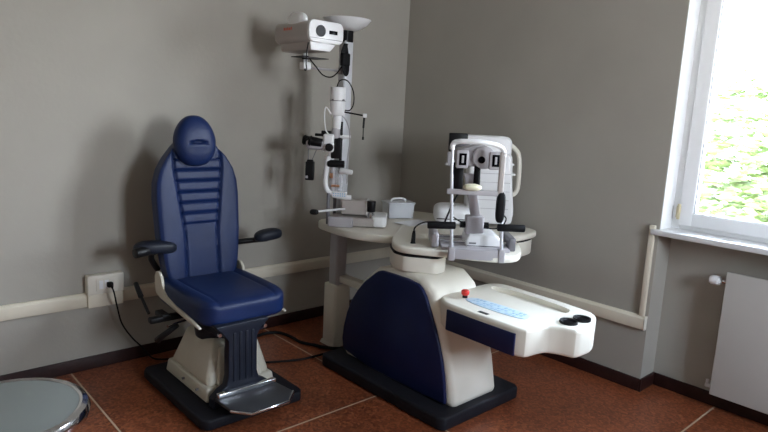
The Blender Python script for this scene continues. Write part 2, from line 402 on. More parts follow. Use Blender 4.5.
# ------------------------------------------------------------------ trunking, socket, radiator
T1, T2 = .368, .4455
def trunk_profile(o):                                    # depth outward, height
    return [(0, T2), (o * .55, T2), (o, T2 - .014), (o, T1 + .006), (o * .85, T1), (0, T1)]
a = B(); pr = trunk_profile(.028)
a.prism([(-p, z) for p, z in pr], XL, -.03, axis='x', bev=.002)
tag(a.build('cable_trunking', 'trunk'), 'ivory cable trunking running along the wall behind the blue chair', 'cable trunking')
a = B(); a.prism([(-p, z) for p, z in pr], -2.052, 0, axis='y', bev=.002)
t = thing('cable_trunking', 'ivory cable trunking along the window wall, stopping short of the window niche', 'cable trunking', (0, -1, T1))
a.build('cover', 'trunk', t); B().box((-.03, -2.058, T1 - .001), (0, -2.050, T2 + .001), .002).build('end_cap', 'cream', t)
a = B().box((-.022, -2.043, T2 + .0005), (0, -2.013, .965), .004)
tag(a.build('cable_trunking', 'trunk'), 'short upright strip of ivory trunking beside the window sill', 'cable trunking')

so = thing('wall_socket', 'ivory wall socket box with a black plug, mounted on the trunking', 'socket', (-2.26, -.03, .46))
B().box((-2.355, -.046, .365), (-2.168, 0, .447), .004).build('mounting_box', 'trunk', so)
B().box((-2.358, -.055, .440), (-2.165, 0, .548), .008).build('socket_box', 'cream', so)
sp = B().box((-2.315, -.059, .458), (-2.215, -.053, .530), .004); sp = sp.build('cover_plate', 'cream', so)
B().box((-2.300, -.0615, .470), (-2.278, -.058, .518), .002).box((-2.272, -.0615, .470), (-2.25, -.058, .518), .002).build('socket_insert', 'white', sp)
cb = thing('power_cable', 'black power cable hanging from the wall socket to the floor', 'cable', (-2.24, -.07, .49))
B().box((-2.262, -.088, .478), (-2.232, -.058, .506), .006).cyl((-2.247, -.084, .492), (-2.247, -.108, .484), .009, .006).build('plug', 'rubber', cb)
B().tube([(-2.247, -.10, .486), (-2.240, -.112, .455), (-2.218, -.09, .362), (-2.190, -.075, .256), (-2.135, -.07, .160), (-2.08, -.08, .09), (-2.03, -.10, .02), (-1.96, -.13, .006), (-1.88, -.17, .006), (-1.85, -.262, .006)], .0045, n=8).build('cord', 'rubber', cb)

rd = thing('radiator', 'flat white panel radiator in the niche under the window', 'radiator', (.08, -2.9, .1))
RY0, RY1 = -3.22, -2.405
B().box((.058, RY0, .102), (.070, RY1, .776), .004).build('front_panel', 'radiator', rd)
q = B().box((.070, RY0 + .01, .115), (.125, RY1 - .01, .765), .004)
for i in range(20): q.box((.126, RY0 + .03 + i * .039, .13), (.138, RY0 + .045 + i * .039, .75))
q.build('convector', 'radiator', rd)
for z in (.2, .66):
    for y in (-2.62, -3.08): B().box((.130, y, z), (ND - .001, y + .04, z + .03)).build('bracket', 'radiator', rd)
v = B().cyl((.095, RY1 - .02, .715), (.095, RY1 + .03, .715), .012).cyl((.095, RY1 + .022, .715), (ND - .001, RY1 + .022, .715), .008)
v = v.build('valve', 'chrome', rd)
k = B().lathe([(0, 0), (.017, 0), (.024, .008), (.026, .03), (.023, .05), (.016, .058), (0, .06)], (.095, RY1 + .03, .715), (-.25, 1, 0), 24)
for i in range(8):
    an = i * math.pi / 4
    k.cyl((.095 + -.012, RY1 + .045, .715), (.095 - .012 + .0245 * math.cos(an), RY1 + .045, .715 + .0245 * math.sin(an)), .004, n=8)
k.build('valve_knob', 'white', v)
B().cyl((.095, RY1 - .02, .135), (.095, RY1 + .035, .135), .011).cyl((.095, RY1 + .026, .135), (ND - .001, RY1 + .026, .135), .008).cyl((.095, RY1 + .026, .125), (.095, RY1 + .026, .165), .009).build('return_valve', 'white', rd)

# ------------------------------------------------------------------ treatment chair
CX = -1.855
ch = thing('examination_chair', 'blue vinyl examination chair with headrest on a cream pedestal', 'chair', (CX, -.65, 0))
B().prism(chaikin([(-2.155, -1.02), (-1.595, -1.02), (-1.595, -.265), (-2.155, -.265)], 2, .045), 0, .055, bev=.012).build('base_plate', 'basepl', ch)
p = B().frustum((-2.065, -.86), (-1.675, -.37), .054, (-2.055, -.85), (-1.685, -.38), .125, .012)
p.frustum((-2.05, -.84), (-1.69, -.39), .115, (-1.985, -.77), (-1.735, -.46), .325, .03, 4)
p.frustum((-2.00, -.857), (-1.74, -.80), .125, (-1.96, -.79), (-1.78, -.70), .30, .012)
p = p.build('pedestal', 'ped', ch)
for yy in (-.76, -.6): B().cyl((-2.058, yy, .092), (-2.072, yy, .092), .006).build('screw', 'grey', p)
cl = B().cyl((CX, -.62, .305), (CX, -.62, .41), .140, .155, 40).box((-2.02, -.80, .385), (-1.72, -.44, .445), .012)
cl.build('collar', 'navyplate', ch)
# front column with its flared foot
fc = B().prism([(-2.065, .058), (-1.735, .058), (-1.735, .105), (-1.775, .135), (-1.815, .155), (-1.83, .20), (-1.83, .38), (-1.81, .42), (-1.77, .45), (-1.77, .465), (-2.05, .465), (-2.05, .455), (-2.02, .43), (-1.985, .38), (-1.985, .20), (-1.995, .155), (-2.03, .135), (-2.065, .105)], -.935, -.885, axis='y', bev=.008)
fc.box((-2.02, -.91, .395), (-1.78, -.5, .44), .006)
for i in range(4): fc.box((-1.962 + i * .033, -.939, .17), (-1.947 + i * .033, -.932, .42), .003)
fc = fc.build('front_column', 'navyplate', ch)
for x in (-2.035, -1.79): B().cyl((x, -.930, .425), (x, -.943, .425), .009).build('bolt', 'chrome', fc)
fp = B().prism([(-2.06, -.94), (-1.735, -.94), (-1.715, -1.09), (-1.79, -1.165), (-1.99, -1.165), (-2.055, -1.09)], .100, .116, bev=.004)
fo = fp.build('footrest', 'foot', ch)
B().box((-2.055, -.970, .116), (-1.738, -.944, .142), .004).build('kick_bar', 'chrome', fo)
rim = [(-2.055, -1.088), (-1.99, -1.167), (-1.79, -1.167), (-1.715, -1.09)]
B().tube([(x, y, .110) for x, y in rim], .007, sub=1).build('edge_trim', 'chrome', fo)
# seat
def seat_f(x, y, z):
    if z > 0:
        z = z - .10 * max(0, 1 - (x * x) * 1.1) * (1 - abs(y) ** 3) + .10 * math.exp(-((abs(x) - .80) / .12) ** 2)
        z -= .07 * math.exp(-((abs(x) - .66) / .035) ** 2)
    if y < -.6: z -= .10 * (-.6 - y) / .4
    return x * (1 - .05 * (y < 0) * abs(y)), y, z
B().pillow((CX, -.605, .51), (.50, .60, .135), 6, (60, 40, 14), seat_f).build('seat', 'vinyl', ch)
B().box((-2.06, -.84, .438), (-1.66, -.33, .462), .004).build('seat_frame', 'navyplate', ch)
BR = [(-.36, .62), (-.43, .62), (-.46, .545), (-.53, .505), (-.88, .462), (-.88, .445), (-.55, .475), (-.39, .49), (-.36, .52)]
br = B().prism(chaikin(BR, 1), -2.113, -2.097, axis='x', bev=.004)
br.build('side_bracket', 'ped', ch)
br = B().prism(chaikin(BR, 1), -1.642, -1.626, axis='x', bev=.004)
br.build('side_bracket', 'ped', ch)
# backrest: a padded panel leaning back a little
def back_w(z):                                   # half width against height
    tb = [(.50, .195), (.62, .212), (.80, .230), (1.00, .236), (1.08, .230), (1.15, .208), (1.21, .172), (1.27, .125), (1.33, .07)]
    if z <= tb[0][0]: return tb[0][1]
    for (a, b), (c, d) in zip(tb, tb[1:]):
        if z <= c:
            u = (z - a) / (c - a); return b + (d - b) * u
    return tb[-1][1]
BZ0, BZ1 = .52, 1.325
def back_f(x, y, z):
    h = (BZ0 + BZ1) / 2 + z * (BZ1 - BZ0) / 2
    front = y < -.2
    k = back_w(h) / .25
    X = x * k
    dy = 0
    if front:
        sx_ = (.092 + .043 * max(0, min(1, (h - .80) / .35))) / .25; ax = abs(X)
        if ax < sx_:
            dy += .06
            if .85 < h < 1.20:
                ph = ((h - .85) / .0583) % 1.0
                dy += -.06 + .28 * (abs(ph - .5) * 2) ** 6
        else:
            dy += -.16 * math.sin(min(1, (ax - sx_) / (1 - sx_)) * math.pi) ** .7
        dy += .20 * math.exp(-((ax - sx_) / .03) ** 2)
        
    return X, y + dy, z
bk = B().pillow((0, 0, 0), (.50, .095, BZ1 - BZ0), 9, (72, 10, 150), back_f,
                m=Matrix.Translation((CX - .005, -.325, (BZ0 + BZ1) / 2)) @ Matrix.Rotation(R(-7), 4, 'X'))
bk.build('backrest', 'vinyl', ch)
B().pillow((0, 0, 0), (.43, .03, .70), 8, (20, 4, 30), lambda x, y, z: (x * back_w(.9 + z * .35) / .247, y, z),
           m=Matrix.Translation((CX - .005, -.272, .90)) @ Matrix.Rotation(R(-7), 4, 'X')).build('back_shell', 'black', ch)
def head_f(x, y, z):
    k = 1 - .22 * max(0, z) ** 1.3 - .05 * max(0, -z) ** 2
    if y < 0:
        y += .42 * math.exp(-((z + .06 + .25 * x * x) / .05) ** 2) * max(0, 1 - (x / .52) ** 2) - .05 * math.exp(-((z + .22) / .09) ** 2) * max(0, 1 - (x / .6) ** 2)
    return x * k, y, z
B().pillow((0, 0, 0), (.232, .12, .272), 2.4, (40, 14, 48), head_f, m=Matrix.Translation((CX - .022, -.335, 1.300)) @ Matrix.Rotation(R(-7), 4, 'X')).build('headrest', 'vinyl', ch)
# armrests, both swung outward
def arm(sgn, x0, x1, name='armrest'):
    o = B().tube([(CX + sgn * .21, -.285, .60), (CX + sgn * .245, -.29, .66), (CX + sgn * .25, -.30, .70), (CX + sgn * .27, -.32, .712), ((x0 + x1) / 2, -.37, .722)], .016, n=12)
    o = o.build('arm_bracket', 'black', ch)
    f = lambda x, y, z: (x, y * (1 - .22 * abs(x) ** 2) + (.12 * (x * x)), z + .22 * (1 - x * x))
    B().pillow((0, 0, 0), (abs(x1 - x0), .095, .066), 3, (24, 12, 8), f,
               m=Matrix.Translation(((x0 + x1) / 2, -.385, .745)) @ Matrix.Rotation(R(5) * sgn, 4, 'Z') @ Matrix.Rotation(R(-4) * sgn, 4, 'Y')).build('arm_pad', 'navyplate', o)
arm(-1, -2.225, -2.005); arm(1, -1.53, -1.345)
B().cyl((-2.235, -.42, .738), (-2.16, -.40, .742), .026, .026, 20, .005).build('arm_knob', 'black', ch)
# height lever and pedal by the seat
lv = B().cyl((-2.20, -.50, .44), (-2.20, -.37, .52), .008).cyl((-2.20, -.40, .50), (-2.20, -.325, .556), .014, .012, 16, .003)
lv.build('lever', 'black', ch)
B().box((-2.23, -.60, .415), (-2.02, -.56, .445), .008).box((-2.17, -.60, .425), (-2.13, -.50, .452), .005).build('lever_bracket', 'black', ch)
B().tube([(-2.12, -.66, .41), (-2.16, -.67, .395), (-2.19, -.64, .36), (-2.195, -.60, .33)], lambda u: .012 + .006 * u).build('release_handle', 'black', ch)
B().cyl((-2.17, -.66, .413), (-2.0, -.60, .413), .006).build('linkage_rod', 'chrome', ch)

# ------------------------------------------------------------------ refraction unit
TZ = .82
un = thing('refraction_unit', 'cream and navy ophthalmic refraction unit with instrument table and lamp column', 'medical unit', (-.945, -1.18, 0))
B().prism(chaikin([(-1.265, -1.69), (-.64, -1.69), (-.64, -.70), (-1.265, -.70)], 2, .03), 0, .072, bev=.014).build('base_plate', 'basepl', un)
body = [(-.775, .06), (-.755, .20), (-.805, .40), (-.90, .545), (-1.03, .655), (-1.16, .685), (-1.38, .685), (-1.46, .63), (-1.52, .53), (-1.56, .42), (-1.615, .26), (-1.648, .10), (-1.65, .06)]
B().prism(body, -1.145, -.795, axis='x', bev=.045, seg=6, ang=60).build('body', 'cream', un, ang=50)
panel = [(-.790, .074), (-.770, .20), (-.822, .385), (-.920, .530), (-1.035, .625), (-1.07, .648), (-1.11, .656), (-1.355, .655), (-1.415, .62), (-1.47, .52), (-1.525, .41), (-1.578, .26), (-1.605, .10), (-1.605, .074)]
B().prism(chaikin(panel, 1), -1.162, -1.140, axis='x', bev=.008, seg=3, ang=60).build('side_panel', 'navy', un)
B().cyl((-.955, -1.47, .535), (-.955, -1.60, .535), .058, .055, 32, .01).build('arm_hub', 'cream', un)
B().cyl((-1.02, -1.25, .655), (-1.02, -1.25, .715), .055).build('swivel', 'rubber', un)
# rear leg: wide sleeve, narrower pole above, bar to the body
lg = B().prism(chaikin([(-1.045, -.545), (-.915, -.545), (-.915, -.42), (-1.045, -.42)], 1, .1), .012, .405, bev=.004)
lg.frustum((-1.052, -.555), (-.905, -.41), 0, (-1.045, -.545), (-.915, -.42), .025)
lg.build('leg_sleeve', 'cream', un)
B().prism(chaikin([(-1.02, -.52), (-.935, -.52), (-.935, -.435), (-1.02, -.435)], 1, .12), .40, TZ - .04, bev=.003).build('leg', 'lgrey', un)
B().box((-.995, -1.0, .418), (-.925, -.43, .462), .008).build('link_bar', 'cream', un)
# table: rear leaf, front leaf, housings
rear = [(-1.02, -.36), (-1.11, -.42), (-1.13, -.50), (-1.15, -.76), (-1.08, -.93), (-1.00, -1.02), (-.6, -1.08), (-.22, -1.0), (-.17, -.62), (-.24, -.42), (-.40, -.34)]
B().prism(chaikin(rear, 2), TZ - .052, TZ - .006, bev=.009, ang=50).build('table_leaf', 'cream', un, ang=45)
front = [(-.92, -.94), (-1.05, -1.04), (-1.165, -1.17), (-1.175, -1.27), (-1.065, -1.42), (-.98, -1.55), (-.90, -1.66), (-.80, -1.715), (-.66, -1.64), (-.46, -1.46), (-.38, -1.34), (-.30, -1.15), (-.19, -.96), (-.17, -.60), (-.40, -.56), (-.62, -.70)]
B().prism(chaikin(front, 3), TZ - .036, TZ, bev=.012, ang=50).build('table_leaf', 'cream', un, ang=45)
h1 = chaikin([(-1.158, -1.18), (-1.158, -1.262), (-1.06, -1.395), (-.965, -1.385), (-.87, -1.20), (-.97, -1.02), (-1.07, -1.05)], 2, .12)
side = [(-.46, -1.20), (-.40, -1.37), (-.28, -1.385), (-.10, -1.36), (-.035, -1.29), (-.06, -1.12), (-.20, -.98), (-.38, -1.02)]
B().prism(chaikin(side, 2), TZ - .040, TZ - .003, bev=.010, ang=50).build('table_leaf', 'cream', un, ang=45)
B().prism(h1, TZ - .052, TZ - .034).build('gap_strip', 'rubber', un)
B().prism(h1, TZ - .135, TZ - .046, bev=.01, ang=50).build('housing', 'cream', un, ang=45)
h2 = chaikin([(-.34, -1.365), (-.12, -1.345), (-.06, -1.28), (-.09, -1.12), (-.30, -1.05), (-.40, -1.20)], 2)
B().prism(h2, TZ - .056, TZ - .038).build('gap_strip', 'rubber', un)
B().prism(h2, TZ - .150, TZ - .054, bev=.01, ang=50).build('housing', 'cream', un, ang=45)
B().box((-.95, -1.22, TZ - .085), (-.25, -1.12, TZ - .047), .01).build('cross_member', 'grey', un)
# lamp column
PX, PY = -.978, -.478
sq = lambda h, c=.12: chaikin([(PX - h, PY - h), (PX + h, PY - h), (PX + h, PY + h), (PX - h, PY + h)], 1, c)
B().prism(sq(.033), TZ - .03, 1.915, bev=.003).build('column', 'pole', un)
B().prism(sq(.036, .2), 1.905, 1.972, bev=.003).build('column_cap', 'black', un)
lp = B().lathe([(0, 0), (.045, 0), (.085, .014), (.120, .036), (.142, .062), (.145, .066), (.138, .064), (.116, .042), (.08, .022), (0, .01)], (PX, PY, 1.972), (0, 0, 1), 48)
lp.build('lamp_dish', 'white', un)
# tray arm
TT = .602
tray = [(-1.165, -1.56), (-1.17, -1.78), (-1.165, -2.03), (-1.02, -2.045), (-.985, -2.10), (-.965, -2.17), (-.83, -2.175), (-.66, -2.09), (-.635, -1.90), (-.615, -1.52), (-.68, -1.455), (-.90, -1.445), (-1.10, -1.47)]
trp = B().prism(chaikin(tray, 2, .16), .468, TT, bev=.018, seg=5, ang=40).build('tray_arm', 'cream', un, ang=40)
cut(trp, B().prism(chaikin([(-.785, -1.52), (-.69, -1.52), (-.70, -1.97), (-.775, -2.01), (-.81, -1.98)], 2), TT - .026, TT + .02))
B().box((-1.1735, -1.985, .472), (-1.160, -1.585, .575), .003).build('front_panel', 'navy', trp)
kp = B().prism(chaikin([(-1.065, -1.60), (-1.00, -1.575), (-.965, -1.63), (-.96, -1.88), (-.995, -1.95), (-1.065, -1.93)], 2), TT - .002, TT + .0025, bev=.001).build('keypad', 'blueink', trp)
kk = B()
for i in range(14):
    for j in range(3):
        if (i * 3 + j) % 4 == 3: continue
        x = -1.05 + j * .028; y = -1.62 - i * .0215
        kk.box((x, y - .012, TT + .002), (x + .015, y, TT + .0038))
kk.build('keys', 'bluekey', kp)
B().box((-1.138, -1.80, TT - .001), (-1.116, -1.745, TT + .0015), .001).build('nameplate', 'black', trp)
st = B().cyl((-1.015, -1.565, TT - .003), (-1.015, -1.565, TT + .014), .013).build('stop_button', 'black', trp)
B().lathe([(0, 0), (.013, 0), (.020, .008), (.021, .022), (.016, .028), (0, .03)], (-1.015, -1.565, TT + .012), (0, 0, 1), 24).build('button_cap', 'red', st)
for x, y in ((-.905, -2.085), (-.815, -2.10)):
    cp = B().lathe([(0, .001), (.030, .001), (.034, .010), (.040, .012), (.041, .004), (.041, -.004), (0, -.004)], (x, y, TT), (0, 0, 1), 36).build('handle_cup', 'black', trp)
    B().lathe([(0, .002), (.022, .002), (.024, .005), (0, .0055)], (x, y, TT), (0, 0, 1), 28).build('cup_insert', 'lens', cp)
# short corded cable gland on the front leaf
gl = B().lathe([(0, 0), (.016, 0), (.012, .01), (.010, .05), (.006, .07), (0, .07)], (-1.06, -1.22, TZ - .002), (0.1, 0.05, 1), 16)
gl.tube([(-1.055, -1.217, TZ + .06), (-1.045, -1.215, TZ + .085), (-1.01, -1.235, TZ + .11), (-.975, -1.27, TZ + .118), (-.93, -1.33, TZ + .12)], .004, n=8)
gl.build('cable_gland', 'rubber', un)

# ------------------------------------------------------------------ floor cables
tag(B().tube([(-1.672, -.30, .10), (-1.60, -.16, .04), (-1.48, -.12, .011), (-1.37, -.125, .011), (-1.28, -.11, .011), (-1.20, -.15, .011), (-1.175, -.25, .011), (-1.175, -.37, .011), (-1.135, -.455, .011), (-1.10, -.53, .011), (-1.03, -.60, .011), (-.94, -.62, .011), (-.90, -.675, .011)], .010, n=10).build('power_cable', 'rubber'),
    'thick black cable looping over the floor along the back wall', 'cable')
tag(B().tube([(-1.66, -.47, .09), (-1.585, -.47, .03), (-1.54, -.49, .007), (-1.445, -.545, .007), (-1.33, -.59, .007), (-1.24, -.60, .007), (-1.15, -.60, .007), (-1.08, -.60, .007), (-1.0, -.65, .007), (-.98, -.685, .007)], .0065, n=8).build('power_cable', 'rubber'),
    'thinner black cable crossing the red floor from chair pedestal to unit base', 'cable')

# ------------------------------------------------------------------ stool
SX, SY, SZ = -3.022, -1.580, .62
sto = thing('stool', 'round steel-topped stool with chrome rim, cropped by the bottom corner', 'stool', (SX, SY, 0))
B().lathe([(0, -.012), (.19, -.012), (.198, -.004), (.196, .004), (.188, .006), (0, .006)], (SX, SY, SZ), (0, 0, 1), 96).build('seat', 'stool', sto)
B().lathe([(.205, -.045), (.218, -.030), (.221, -.012), (.214, .004), (.200, .009), (.192, .006), (.196, -.004), (.200, -.03)], (SX, SY, SZ), (0, 0, 1), 96).build('rim', 'chrome', sto)
B().cyl((SX, SY, .10), (SX, SY, SZ - .01), .024).cyl((SX, SY, SZ - .05), (SX, SY, SZ - .012), .09).build('column', 'chrome', sto)
for i in range(5):
    a = i * 2 * math.pi / 5 + .3
    l = B().tube([(SX, SY, .12), (SX + .13 * math.cos(a), SY + .13 * math.sin(a), .10), (SX + .26 * math.cos(a), SY + .26 * math.sin(a), .065)], .014, n=10).build('leg', 'chrome', sto)
    B().cyl((SX + .255 * math.cos(a) - .012 * math.sin(a), SY + .255 * math.sin(a) + .012 * math.cos(a), .025), (SX + .255 * math.cos(a) + .012 * math.sin(a), SY + .255 * math.sin(a) - .012 * math.cos(a), .025), .025).build('caster', 'rubber', l)

# ------------------------------------------------------------------ chart projector on its bracket
pj = thing('chart_projector', 'white chart projector with shade-tinted body and dark lens on a column bracket', 'projector', (-1.24, -.46, 1.73))
x0, x1, y0, y1 = -1.362, -1.135, -.628, -.285
def rrect(a, b, c, d, r, n=5):
    out = []
    for cx, cy, s in ((b - r, d - r, 0), (a + r, d - r, 1), (a + r, c + r, 2), (b - r, c + r, 3)):
        for i in range(n + 1):
            an = (s + i / n) * math.pi / 2; out.append((cx + r * math.cos(an), cy + r * math.sin(an)))
    return out
B().prism([(x, z) for x, z in rrect(x0, x1, 1.862, 1.978, .035)], y0 + .012, y1, axis='y', bev=.012, seg=3, ang=50).build('body', 'shade_taupe', pj, ang=45)
fpn = B().prism(rrect(x0 + .002, x1 + .012, 1.864, 1.982, .036), y0 - .006, y0 + .016, axis='y', bev=.005, ang=50).build('front_panel', 'white', pj, ang=45)
B().cyl((-1.285, y0 - .004, 1.925), (-1.285, y0 - .013, 1.925), .031, .031, 32).build('lens', 'lens', fpn)
B().box((-1.225, y0 - .009, 1.915), (-1.168, y0 - .004, 1.935), .002).build('slot', 'lens', fpn)
B().box((x0 + .01, y0 - .0075, 1.884), (x1 - .002, y0 - .005, 1.887)).build('seam', 'grey', fpn)
B().prism([(x0 + .022, 1.870), (x1 - .02, 1.870), (x1 - .065, 1.820), (x0 + .03, 1.820)], y0 + .02, y1 - .03, axis='y', bev=.008).build('lower_body', 'shade_taupe', pj)
B().prism([(x0 + .024, 1.868), (x1 - .022, 1.868), (x1 - .067, 1.822), (x0 + .032, 1.822)], y0 + .0135, y0 + .0195, axis='y', bev=.002).build('lower_front', 'white', pj)
B().pillow((-1.325, -.47, 1.983), (.06, .17, .10), 2.3, (16, 18, 10)).build('lamp_cover', 'white', pj)
lt = B()
for i, wd in enumerate((.010, .006, .009, .007, .010, .006, .008)):
    yy = -.385 - i * .0125
    lt.box((x0 - .0012, yy - wd, 1.932), (x0 + .0005, yy, 1.945 if i % 3 else 1.948))
lt.build('brand_lettering', 'redink', pj)
B().cyl((-1.26, -.46, 1.735), (-1.26, -.46, 1.815), .012).box((-1.285, -.485, 1.722), (-1.235, -.435, 1.765), .006).build('stem', 'white', pj)
B().box((-1.345, -.55, 1.786), (-1.16, -.44, 1.790)).cyl((-1.26, -.46, 1.780), (-1.26, -.46, 1.800), .020).build('swivel_plate', 'black', pj)
B().cyl((-1.26, -.46, 1.735), (-1.005, -.473, 1.735), .0065).box((-1.022, -.49, 1.715), (-1.005, -.46, 1.755), .002).build('support_arm', 'lgrey', pj)
B().tube([(-1.34, -.60, 1.86), (-1.35, -.60, 1.80), (-1.345, -.59, 1.755), (-1.32, -.56, 1.718), (-1.29, -.50, 1.718), (-1.262, -.47, 1.735)], .0035, n=8).build('cable', 'rubber', pj)
B().tube([(-1.25, -.48, 1.79), (-1.215, -.50, 1.745), (-1.17, -.51, 1.70), (-1.12, -.52, 1.69), (-1.075, -.52, 1.715), (-1.045, -.53, 1.76)], .004, n=8).build('cable', 'rubber', pj)
hb = B()
for k in range(5):
    o = k * .006
    hb.tube([(-1.03 + o * .6, -.53 - o * .3, 1.89), (-1.055 + o, -.535, 1.84), (-1.055 + o, -.54, 1.77), (-1.035, -.545, 1.71 + o), (-1.01 - o, -.545, 1.72), (-1.005 - o, -.54, 1.79), (-1.02, -.535, 1.89)], .0045, n=6)
hb.box((-1.060, -.556, 1.760), (-1.002, -.524, 1.835), .008)
tag(hb.build('cable_coil', 'rubber'), 'coiled black cable hung at the top of the lamp column', 'cable')

# ------------------------------------------------------------------ slit lamp
TH = R(-44)
sl = thing('slit_lamp', 'white slit lamp biomicroscope with black binoculars at the rear of the instrument table', 'slit lamp', (-.95, -.66, TZ - .0055), TH)
def S(): return B()
def bl_(b, n, m, par, **k): return b.build(n, m, par, local=True, **k)
u0 = -.19
ba = S().prism(rrect(-.185, .15, -.10, .12, .03), .004, .055, bev=.01, ang=50)
bl_(ba, 'base', 'shade_taupe', sl, ang=45)
bl_(S().box((-.195, -.125, 0), (-.045, -.085, .060), .010), 'rail_cover', 'lgrey', sl)
bl_(S().box((-.195, .105, 0), (-.045, .135, .060), .010), 'rail_cover', 'lgrey', sl)
bl_(S().prism(rrect(.06, .155, -.105, .105, .035), .008, .072, bev=.01, ang=50), 'front_cover', 'white', sl, ang=45)
for y in (-.105, .12): bl_(S().cyl((-.18, y, .03), (-.06, y, .03), .008), 'rail', 'chrome', sl)
bl_(S().box((-.125, -.045, .066), (.03, .045, .155), .010), 'cross_slide', 'shade_taupe', sl)
bl_(S().box((.024, -.05, .066), (.040, .05, .158), .005), 'slide_front', 'white', sl)
js = bl_(S().cyl((.058, -.05, .055), (.058, -.05, .095), .026, .016, 24, .003), 'joystick_base', 'chrome', sl)
bl_(S().cyl((.058, -.05, .092), (.058, -.05, .158), .025, .027, 24, .004), 'joystick_grip', 'black', js)
hl = bl_(S().cyl((-.10, -.04, .10), (-.265, -.06, .078), .007), 'guide_handle', 'white', sl)
bl_(S().pillow((-.285, -.062, .074), (.055, .034, .034), 2.6, (12, 10, 10)), 'handle_knob', 'black', hl)
bl_(S().cyl((-.205, -.03, .0), (-.205, -.03, .19), .011).cyl((-.175, .05, .0), (-.175, .05, .19), .010), 'upright_rod', 'grey', sl)
# microscope arm, a C-shaped casting
ca = S().tube([(-.215, -.02, .41), (-.225, -.02, .33), (-.228, -.02, .25), (-.215, -.02, .205), (-.175, -.02, .178), (-.12, -.02, .168), (-.07, -.01, .166)], .0155, n=14)
bl_(ca, 'microscope_arm', 'white', sl)
cal = bl_(S().box((-.185, -.04, .165), (-.095, -.012, .200), .004), 'scale_plate', 'white', sl)
kb = S()
for i in range(6):
    for j in range(2): kb.box((-.178 + i * .0135, -.0412, .173 + j * .013), (-.170 + i * .0135, -.0395, .181 + j * .013))
bl_(kb, 'scale_marks', 'bluekey', cal)
mi = S().pillow((-.275, -.03, .478), (.15, .085, .06), 4, (16, 12, 8), m=Matrix.Rotation(R(0), 4, 'Z'))
bl_(mi, 'microscope_body', 'lgrey', sl)
bl_(S().box((-.245, -.075, .438), (-.182, .02, .545), .012), 'prism_housing', 'white', sl)
bl_(S().cyl((-.205, -.078, .468), (-.205, -.094, .468), .024, .024, 24, .003), 'magnification_knob', 'black', sl)
bl_(S().cyl((-.20, .0, .395), (-.20, -.02, .445), .018), 'pivot', 'white', sl)
for y in (-.062, .012):
    x = -.305 if y < 0 else -.352
    e = bl_(S().cyl((x + .055, y, .490), (x - .012, y - .005, .500), .0255, .028, 24, .004), 'eyepiece', 'black', sl)
    bl_(S().cyl((x - .010, y - .005, .500), (x - .026, y - .006, .503), .032, .025, 24, .004), 'eyecup', 'rubber', e)
bl_(S().box((-.300, -.03, .528), (-.215, .01, .544), .004).box((-.262, -.03, .540), (-.205, .015, .562), .004), 'filter_slider', 'black', sl)
pend = bl_(S().box((-.350, -.045, .262), (-.298, -.005, .375), .006).box((-.342, -.04, .372), (-.305, -.01, .386), .004), 'battery_pack', 'black', sl)
bl_(S().cyl((-.335, -.03, .384), (-.335, -.03, .45), .0025, n=8).cyl((-.312, -.03, .384), (-.285, -.03, .452), .0025, n=8), 'hanger_wire', 'grey', pend)
bl_(S().box((-.347, -.0475, .275), (-.332, -.0445, .29)), 'switch', 'lgrey', pend)
# illumination tower
tx = -.172
tw = S().cyl((tx, -.01, .655), (tx, -.01, .820), .046, .046, 32, .004)
tw = bl_(tw, 'lamp_housing', 'white', sl)
bl_(S().cyl((tx, -.01, .739), (tx, -.01, .743), .0468, .0468, 32).cyl((-.197, -.05, .745), (-.2, -.058, .745), .005).cyl((tx + .035, -.045, .745), (tx + .04, -.053, .745), .006), 'vent_ring', 'grey', tw)
bl_(S().cyl((tx, -.01, .575), (tx, -.01, .66), .024, .030, 24), 'lamp_neck', 'white', sl)
bl_(S().cyl((tx - .005, -.01, .520), (tx - .005, -.01, .580), .030, .026, 24, .003), 'aperture_wheel', 'lgrey', sl)
bl_(S().box((tx - .028, -.038, .40), (tx + .034, .02, .525), .008).cyl((tx + .028, -.01, .385), (tx + .028, -.01, .62), .009), 'slit_housing', 'black', sl)
bl_(S().cyl((tx - .048, -.02, .368), (tx + .055, -.02, .368), .022, .022, 20, .004), 'slit_width_drum', 'black', sl)
bl_(S().cyl((tx - .014, -.01, .195), (tx - .014, -.01, .375), .013).cyl((tx + .020, .0, .195), (tx + .020, .0, .375), .006), 'tilt_column', 'lgrey', sl)
bl_(S().cyl((tx - .030, -.02, .295), (tx - .012, -.02, .295), .016), 'mirror_mount', 'copper', sl)
bl_(S().cyl((tx - .02, -.028, .235), (tx + .03, -.028, .235), .007), 'mirror_pivot', 'copper', sl)
bl_(S().box((tx - .036, -.012, .20), (tx + .05, -.008, .365), .002), 'breath_shield', 'clear', sl)
bl_(S().cyl((tx + .03, -.01, .327), (tx + .105, -.03, .322), .020, .014, 20, .004), 'locking_knob', 'white', sl)
bl_(S().cyl((tx + .02, -.01, .53), (tx + .085, -.01, .533), .012, .010, 16, .002), 'locking_knob', 'white', sl)
bl_(S().tube([(-.205, -.04, .66), (-.238, -.04, .70), (-.244, -.04, .64), (-.235, -.035, .57), (-.215, -.03, .54)], .004, n=8), 'white_cord', 'white', sl)
bl_(S().tube([(tx + .03, -.02, .655), (tx + .06, -.02, .62), (tx + .078, -.02, .56), (tx + .08, -.01, .48), (tx + .07, 0, .40), (tx + .07, 0, .25)], .004, n=8), 'white_cord', 'lgrey', sl)
bl_(S().tube([(tx - .01, 0, .82), (tx + .01, -.01, .86), (tx + .055, -.02, .858), (tx + .09, -.02, .80), (tx + .095, -.02, .73), (tx + .075, -.02, .69), (tx + .045, -.02, .688)], .0035, n=8), 'black_cord', 'rubber', sl)
fa = bl_(S().cyl((tx + .04, -.02, .678), (-.012, -.03, .662), .005, n=10), 'fixation_arm', 'black', sl)
